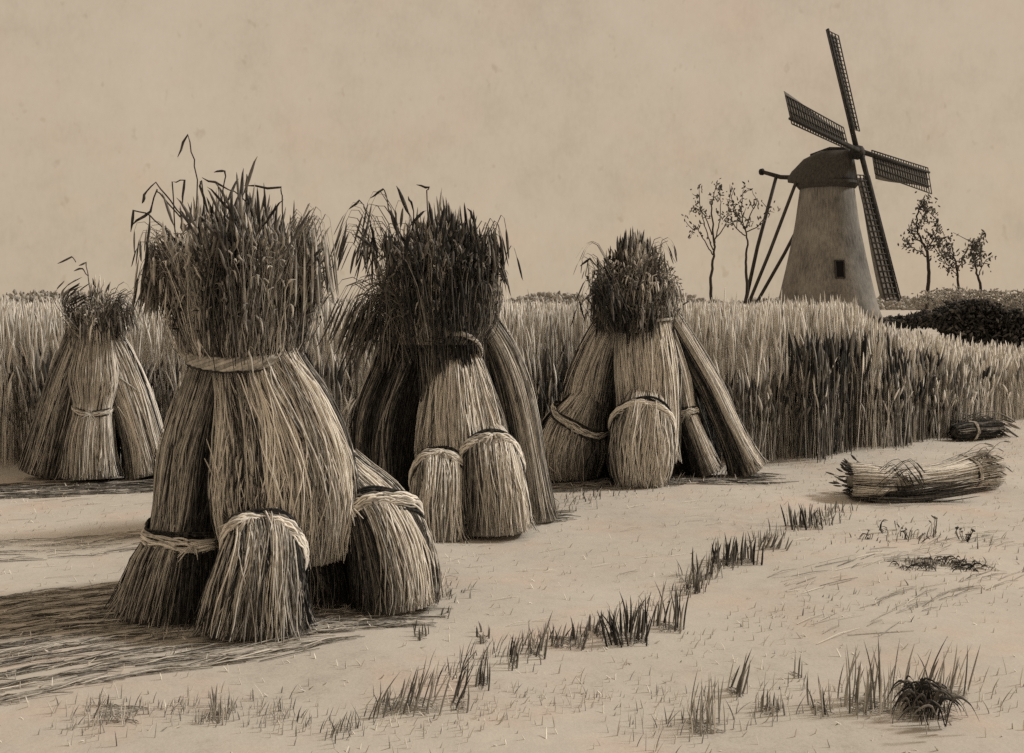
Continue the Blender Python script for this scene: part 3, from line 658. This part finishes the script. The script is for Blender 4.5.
# ------------------------------------------------------------------ windmill
def windmill():
    D = 80.0; s = D / F
    base = P(827, 300, D); base[2] = 0
    T = thing('windmill', base, 'old tapering windmill with four lattice sails and dark cap above the wheat', 'windmill')
    cx, cy = base[0], base[1]
    def octa(z, r, k=28, off=0):
        a = np.arange(k) * 2 * np.pi / k + off
        return np.stack([cx + r * np.cos(a), cy + r * np.sin(a), np.full(k, z)], -1)
    mb = MB()
    zs = [0, 1.2, 4, 7, 9.7]; rs = [3.9, 3.5, 2.85, 2.25, 1.9]
    prof = np.linspace(0, 9.7, 14); pr = np.interp(prof, zs, rs)
    mb.rings([octa(z, r) for z, r in zip(prof, pr)], .3)
    tower = mb.build('tower', M_TOWER, T, base)
    mb = MB()
    mb.rings([octa(9.5, 2.0), octa(9.8, 2.25), octa(10.0, 2.2)], .8); mb.build('curb_ring', M_TIMBER, T, base, False)
    # small window in the face towards us
    wz = 3.55; wx = cx + (827.5 - 827) * s; r_ap = math.sqrt(np.interp(wz, zs, rs) ** 2 - (wx - cx) ** 2)
    slope = (3.9 - 1.9) / 9.7
    up = np.array([0, slope, 1.0]); up /= np.linalg.norm(up); nn = np.array([0, -up[2], up[1]])
    c = np.array([wx, cy - r_ap, wz])
    mb = MB(); ex = np.array([1., 0, 0])
    for sx in (-1, 1): mb.box(c + ex * sx * .30 + nn * .03, ex * .05, nn * .09, up * .66, .85)
    for sz in (-1, 1): mb.box(c + up * sz * .61 + nn * .03, ex * .247, nn * .09, up * .05, .85)
    wf = mb.build('window', M_TIMBER, tower, base, False)
    mb = MB(); mb.box(c + nn * .015, ex * .247, nn * .03, up * .557, 1); mb.build('pane', M_DARK, wf, base, False)
    # cap along the wind axis
    az = R(46); ah = np.array([math.sin(az), -math.cos(az), 0.]); side = np.array([math.cos(az), math.sin(az), 0.]); Z = np.array([0, 0, 1.])
    C0 = np.array([cx, cy, 9.9])
    mb = MB(); rings = []
    for q, wd, z0, z1 in ((-2.9, .55, .35, .85), (-2.55, 1.1, .15, 1.2), (-1.6, 1.8, 0, 1.95), (-.3, 2.25, -.1, 2.4), (.7, 2.1, -.1, 2.4), (1.3, 1.75, 0, 2.35), (1.75, 1.2, .1, 2.35), (1.9, .8, .3, 2.1)):
        a = np.linspace(0, np.pi, 11)
        prof_ = [(wd, z0)] + [(wd * math.cos(t) * (1 - .12 * math.sin(2 * t) ** 2), z0 + .25 + (z1 - z0 - .25) * math.sin(t) ** 1.25) for t in a] + [(-wd, z0)]
        rings.append([C0 + ah * q + side * x + Z * z for x, z in prof_])
    mb.rings(rings, .78)
    cap = mb.build('cap', M_TIMBER, T, base)
    mb = MB(); mb.tube([C0 + ah * -1.3 + Z * 2.15, C0 + ah * .2 + Z * 2.48, C0 + ah * 1.7 + Z * 2.35], [.12, .16, .12], .9, 6); mb.build('ridge', M_TIMBER, cap, base)
    # shaft
    tilt = R(14)
    n_ax = ah * math.cos(tilt) + Z * math.sin(tilt)
    v_ax = Z * math.cos(tilt) - ah * math.sin(tilt)
    hub = C0 + ah * 2.25 + Z * 2.0
    mb = MB(); mb.tube([hub - n_ax * 2.2, hub + n_ax * .55], [.3, .34], .85, 10)
    mb.box(hub + n_ax * .12, side * .42, v_ax * .42, n_ax * .3, .95)
    mb.build('windshaft', M_TIMBER, T, base)
    # sails: angle measured clockwise from straight up as seen from the front of the disc
    # seen from the front the disc's right-hand axis is +side
    for ang, L in ((0, 9.5), (93, 11.3), (178, 11.0), (278, 9.4)):
        a = R(ang)
        d = v_ax * math.cos(a) + side * math.sin(a)          # along the sail
        q = -v_ax * math.sin(a) + side * math.cos(a)         # towards the clockwise edge
        tw = R(4); q = q * math.cos(tw) - n_ax * math.sin(tw)
        off = n_ax * (.12 if ang % 180 < 45 else .36)
        m0 = hub + off
        mb = MB(); mb.tube([m0 + d * .2, m0 + d * L * .5, m0 + d * L], [.2, .16, .10], .9, 6)
        sail = mb.build('sail', M_TIMBER, T, base)
        mb = MB(); r0, r1 = 1.8, L - .15; wA, wB = 1.4, 1.75
        nb = 22
        for i in range(nb + 1):
            t = i / nb; p_ = m0 + d * (r0 + (r1 - r0) * t); wd = wA + (wB - wA) * t
            mb.tube([p_ - q * .35, p_ + q * wd], [.045, .04], .8, 4)
        for fr in (.33, .66, 1.0):
            mb.tube([m0 + d * r0 + q * wA * fr, m0 + d * r1 + q * wB * fr], [.05, .05], .85, 4)
        mb.tube([m0 + d * r0 - q * .35, m0 + d * r1 - q * .35], [.05, .05], .85, 4)
        mb.build('lattice', M_TIMBER, sail, base)
        # canvas partly spread over the lattice
        K = 14; g1 = []
        for i in range(K):
            t = .02 + .96 * i / (K - 1); p_ = m0 + d * (r0 + (r1 - r0) * t) - n_ax * .09; wd = (wA + (wB - wA) * t) * (1 - .25 * math.sin(t * 3 + ang))
            row = [p_ + q * (wd * j / 4) + n_ax * (.05 * math.sin(j / 4 * np.pi)) for j in range(5)]
            back = [x - n_ax * .03 for x in row[::-1]]
            g1.append(row + back)
        mb = MB(); mb.rings(g1, .62); mb.a = [np.full(len(x), .45) for x in mb.a]; mb.build('sailcloth', M_TIMBER, sail, base)
    # tail: beam out of the back of the cap, poles down to the ground
    tb = C0 - ah * 5.3 + Z * 1.25
    mb = MB(); mb.tube([C0 - ah * 1.5 + Z * .5, C0 - ah * 3.8 + Z * .75, tb], [.2, .17, .15], .9, 8)
    mb.tube([tb + Z * .02 - ah * .02, tb - ah * .25 + Z * .03], [.27, .24], .95, 8)
    mb.build('tail_beam', M_TIMBER, T, base)
    foot = np.array([(754 - 827) * s + cx, cy + 4.2, 0])
    mb = MB(); mb.tube([C0 - ah * 4.2 + Z * .72, (C0 - ah * 4.2 + foot) / 2 + np.array([-.1, 0, .5]), foot], [.13, .14, .15], .8, 7); mb.build('tail_pole', M_TIMBER, T, base)
    for sg, sh in ((-1, .75), (1, .75)):
        st_ = C0 - ah * 1.5 + side * sg * 1.75 + Z * .1
        en = foot + np.array([.4 + .25 * sg, .1 * sg, .3])
        mb = MB(); mb.tube([st_, st_ * .5 + en * .5 + np.array([0, 0, -.2]), en], [.12, .13, .13], sh, 7); mb.build('tail_brace', M_TIMBER, T, base)
windmill()

# ------------------------------------------------------------------ trees
def tree(label, px, base_y, top_y, D, trunk_pts, limbs, leaves, rad=.09, leafr=.13):
    s = D / F; b = P(px, base_y, D); b[2] = 0
    T = thing('bare_tree', b, label, 'tree', 'thin trees along the horizon')
    mb = MB()
    pts = np.array([P(px, 300, D) * np.array([1, 1, 0])] + [P(a, y, D) + np.array([0, rng.normal() * .15, 0]) for a, y in trunk_pts])
    pts = resample(pts, 4 * len(pts)); pts[:, 0] += rng.normal(0, .025, len(pts))
    mb.tube(pts, np.linspace(rad * 1.3, rad * .4, len(pts)) , .85, 7)
    mb.build('trunk', M_BARK, T, b)
    mb = MB(); tips = []
    for poly in limbs:
        dy = rng.uniform(-1, 1) * .8
        q = np.array([P(a, y, D) for a, y in poly]); q[:, 1] += np.linspace(0, dy, len(q))
        q = resample(q, 5 * len(q)); q += rng.normal(0, .02, q.shape)
        mb.tube(q, np.linspace(rad * .5, rad * .14, len(q)), .8, 5)
        for f in np.linspace(.35, 1, 7): tips.append(q[int(f * (len(q) - 1))])
        for j in range(3):
            i = rng.integers(len(q) // 3, len(q)); e = q[i] + rng.normal(0, .35, 3) + np.array([0, 0, .2])
            mb.tube([q[i], (q[i] + e) / 2 + rng.normal(0, .04, 3), e], [.03, .022, .012], .75, 4); tips.append(e)
    tips = np.array(tips)
    n = leaves
    c = tips[rng.integers(0, len(tips), n)] + rng.normal(0, .13, (n, 3)) * np.array([1.3, 1.3, 1.5])
    d = np.stack([rng.normal(0, .5, n), rng.normal(0, .5, n), rng.normal(.6, .5, n)], -1); d /= np.linalg.norm(d, axis=1, keepdims=True)
    l = leafr * rng.uniform(.5, 1.3, (n, 1))
    path = np.stack([c - d * l, c - d * l * .3, c + d * l * .4, c + d * l], 1)
    mb.strands(path, rng.uniform(.6, 1.2, (n, 1)) * np.array([.012, .05, .045, .006])[None], np.clip(.68 + .2 * rng.normal(size=n), 0, 1), 4)
    mb.build('crown', M_LEAF, T, b)
tree('thin young tree with wispy dotted leaves, standing well apart from the windmill', 710, 303, 185, 70,
     [(711, 290), (712, 268), (714, 248), (713, 222), (712, 200)],
     [[(713, 250), (706, 228), (701, 205), (700, 190)], [(714, 245), (720, 222), (722, 200), (722, 186)], [(712, 235), (704, 215), (694, 208), (688, 215)], [(714, 240), (724, 228), (728, 214), (732, 192)], [(713, 255), (704, 240), (696, 228), (690, 236)], [(712, 205), (714, 195), (716, 184)]], 150)
tree('slender forked tree with a rounded airy crown, next to the tail of the windmill', 745, 303, 185, 70,
     [(747, 285), (746, 260), (747, 240), (744, 226)],
     [[(745, 230), (738, 215), (733, 200), (735, 190)], [(746, 228), (752, 212), (757, 202), (752, 188)], [(746, 232), (758, 226), (766, 216), (770, 205)], [(744, 228), (742, 210), (744, 195), (746, 184)], [(745, 236), (736, 228), (730, 216), (727, 205)], [(746, 228), (750, 222), (744, 216), (740, 222)]], 150)
tree('crooked tree with bushy side branches, beyond the sails of the windmill', 926, 303, 205, 66,
     [(928, 290), (928, 268), (926, 250), (921, 240), (918, 222), (920, 206)],
     [[(926, 250), (934, 238), (938, 226), (936, 218)], [(922, 242), (914, 238), (910, 230), (909, 222)], [(918, 225), (924, 214), (930, 210)], [(926, 256), (916, 248), (911, 243)], [(924, 246), (931, 246), (938, 240)], [(920, 210), (921, 205), (926, 200)]], 330, .1)
tree('low twiggy tree above the dark hedge, between two taller thin ones', 958, 303, 240, 64,
     [(957, 288), (957, 272), (955, 256), (951, 246)],
     [[(956, 262), (948, 256), (943, 252)], [(955, 256), (949, 246), (950, 238)], [(957, 272), (962, 260), (968, 246)], [(957, 276), (950, 268), (944, 264)]], 190, .07)
tree('small leaning tree with stubby branches over the end of the dark hedge', 980, 303, 240, 62,
     [(979, 288), (977, 270), (973, 254)],
     [[(976, 268), (970, 258), (967, 248)], [(975, 262), (978, 250), (982, 240)], [(978, 276), (984, 266), (986, 254)], [(974, 256), (972, 248), (975, 243)]], 170, .08)

# ------------------------------------------------------------------ hedges
def hedge(label, name, segs, D, n, dark, leaf=.07, thick=1.2):
    """segs: list of (px, top row); foliage of leaf-sized faces through the volume"""
    a = np.array(segs, float); b = P(a[:, 0].mean(), 300, D); b[2] = 0
    T = thing(name, b, label, 'hedge')
    px = rng.uniform(a[0, 0], a[-1, 0], n); top = np.interp(px, a[:, 0], a[:, 1]); bot = np.interp(px, a[:, 0], a[:, 2])
    top = top + 1.5 * np.sin(px * .35) * np.sin(px * .13) + rng.normal(0, 1.2, n)
    zt = EYE - (top - HZ) * D / F; zb = np.maximum(0.02, EYE - (bot - HZ) * D / F)
    z = zb + (zt - zb) * rng.random(n) ** .7; x = (px - 512) * D / F; y = D + rng.uniform(-.5, .5, n) * thick
    c = np.stack([x, y, z], -1); d = rng.normal(size=(n, 3)); d /= np.linalg.norm(d, axis=1, keepdims=True); l = leaf * rng.uniform(.6, 1.4, (n, 1))
    mb = MB(); path = np.stack([c - d * l, c, c + d * l], 1)
    mb.strands(path, leaf * .5 * rng.uniform(.6, 1.2, (n, 1)) * np.array([.2, 1, .1])[None], np.clip(dark + .18 * rng.normal(size=n), 0, 1), 4)
    mb.build('foliage', M_LEAF, T, b)
    mb = MB()
    for q in np.linspace(a[0, 0] + 3, a[-1, 0] - 3, 14):
        x0 = (q - 512) * D / F; zt_ = EYE - (np.interp(q, a[:, 0], a[:, 1]) + 5 - HZ) * D / F
        mb.tube([(x0, D, 0), (x0 + rng.normal() * .1, D + rng.normal() * .1, zt_ * .6), (x0 + rng.normal() * .2, D, max(.1, zt_))], [.04, .03, .015], .8, 5)
    mb.build('stems', M_BARK, T, b)
hedge('dark ragged hedge that thickens toward the edge of the wheat, below the small trees', 'hedge',
      [(878, 320, 327), (905, 319, 327), (935, 313, 327), (950, 306, 335), (964, 301, 350), (985, 302, 365), (996, 308, 370), (1060, 320, 370)], 26, 9000, .9)
hedge('grey low thicket standing behind the dark hedge', 'thicket', [(922, 294, 330), (940, 289, 330), (965, 289, 330), (990, 291, 330), (1060, 294, 330)], 60, 2600, .12, .11, 3)
def far_scrub():
    n = 9000; mb = MB()
    x = rng.uniform(-75, 130, n); y = rng.uniform(150, 175, n); z = rng.random(n) * (1.5 + .8 * np.sin(x * .11) * np.sin(x * .043 + 1) + .5 * np.sin(x * .35))
    c = np.stack([x, y, z], -1); d = rng.normal(size=(n, 3)); d /= np.linalg.norm(d, axis=1, keepdims=True)
    mb.strands(np.stack([c - d * .4, c, c + d * .4], 1), np.array([.1, .3, .05])[None] * np.ones((n, 1)), np.clip(.15 + .1 * rng.normal(size=n), 0, 1), 4)
    o = mb.build('distant_scrub', M_LEAF); tag(o, 'faint line of scrub along the far horizon', 'scrub', kind='stuff')
far_scrub()

# ------------------------------------------------------------------ light, sky, camera
SUN_E = R(40); SUN_A = R(80)            # azimuth clockwise from straight ahead (+Y): to our right, a little beyond the stooks
sd = Vector((math.sin(SUN_A) * math.cos(SUN_E), math.cos(SUN_A) * math.cos(SUN_E), math.sin(SUN_E)))
sl = bpy.data.lights.new('sun', 'SUN'); sl.energy = 2.8; sl.angle = R(9); sl.color = (1, .965, .91)
so = bpy.data.objects.new('sun', sl); COL.objects.link(so); so.rotation_euler = (-sd).to_track_quat('-Z', 'Y').to_euler(); so.location = (20, 10, 30)
w = bpy.data.worlds.new('World'); SC.world = w; w.use_nodes = True; nt = w.node_tree
bg = nt.nodes['Background']
sky = N(nt, 'ShaderNodeTexSky', sky_type='NISHITA'); sky.sun_disc = False; sky.sun_elevation = SUN_E; sky.sun_rotation = SUN_A; sky.dust_density = 6
# heavy dun overcast: the blue sky shows only faintly through a uniform veil with soft mottling
tc = N(nt, 'ShaderNodeTexCoord')
def wn(scale, det, st=(1, 1, 1)):
    mp = N(nt, 'ShaderNodeMapping'); mp.inputs['Scale'].default_value = st
    z = N(nt, 'ShaderNodeTexNoise'); z.inputs['Scale'].default_value = scale; z.inputs['Detail'].default_value = det; z.inputs['Roughness'].default_value = .65
    nt.links.new(tc.outputs['Generated'], mp.inputs[0]); nt.links.new(mp.outputs[0], z.inputs['Vector']); return z.outputs['Fac']
v = math_node(nt, 'ADD', math_node(nt, 'MULTIPLY', wn(6, 4), .5), math_node(nt, 'ADD', math_node(nt, 'MULTIPLY', wn(38, 5), .3), math_node(nt, 'MULTIPLY', wn(260, 3, (1, 1, .5)), .2)))
veil0 = ramp(nt, [(.34, (.475, .382, .274)), (.5, (.540, .436, .318)), (.66, (.575, .468, .346))]); nt.links.new(v, veil0.inputs[0])
rosy = ramp(nt, [(.5, (1, 1, 1)), (.75, (1.035, .98, .97))]); nt.links.new(wn(11, 4), rosy.inputs[0])
fleck = ramp(nt, [(.24, (.88, .86, .83)), (.34, (1, 1, 1))]); nt.links.new(wn(75, 2, (1, 1, .7)), fleck.inputs[0])
def mul(a, b):
    m = N(nt, 'ShaderNodeMix', data_type='RGBA', blend_type='MULTIPLY'); m.inputs[0].default_value = 1
    nt.links.new(a, m.inputs[6]); nt.links.new(b, m.inputs[7]); return m
veil = mul(mul(veil0.outputs[0], rosy.outputs[0]).outputs[2], fleck.outputs[0])
sc_ = N(nt, 'ShaderNodeVectorMath', operation='SCALE'); sc_.inputs['Scale'].default_value = .10; nt.links.new(sky.outputs[0], sc_.inputs[0])
mix = N(nt, 'ShaderNodeMix', data_type='RGBA'); mix.inputs[0].default_value = .95
nt.links.new(sc_.outputs[0], mix.inputs[6]); nt.links.new(veil.outputs[2], mix.inputs[7]); nt.links.new(mix.outputs[2], bg.inputs['Color'])
bg.inputs['Strength'].default_value = 1.0
cam = bpy.data.cameras.new('camera'); co = bpy.data.objects.new('camera', cam); COL.objects.link(co)
co.location = (0, 0, EYE); co.rotation_euler = (R(90), 0, 0)
cam.sensor_width = 36; cam.lens = 36 * F / 1024; cam.shift_y = -(376.5 - HZ) / 1024; cam.clip_end = 6000; cam.clip_start = .05
SC.camera = co
SC.view_settings.view_transform = 'Standard'; SC.view_settings.look = 'None'; SC.view_settings.exposure = 0; SC.view_settings.gamma = 1
SC.cycles.use_denoising = False
SC.cycles.max_bounces = 5
SC.cycles.sample_clamp_direct = 3; SC.cycles.sample_clamp_indirect = 3
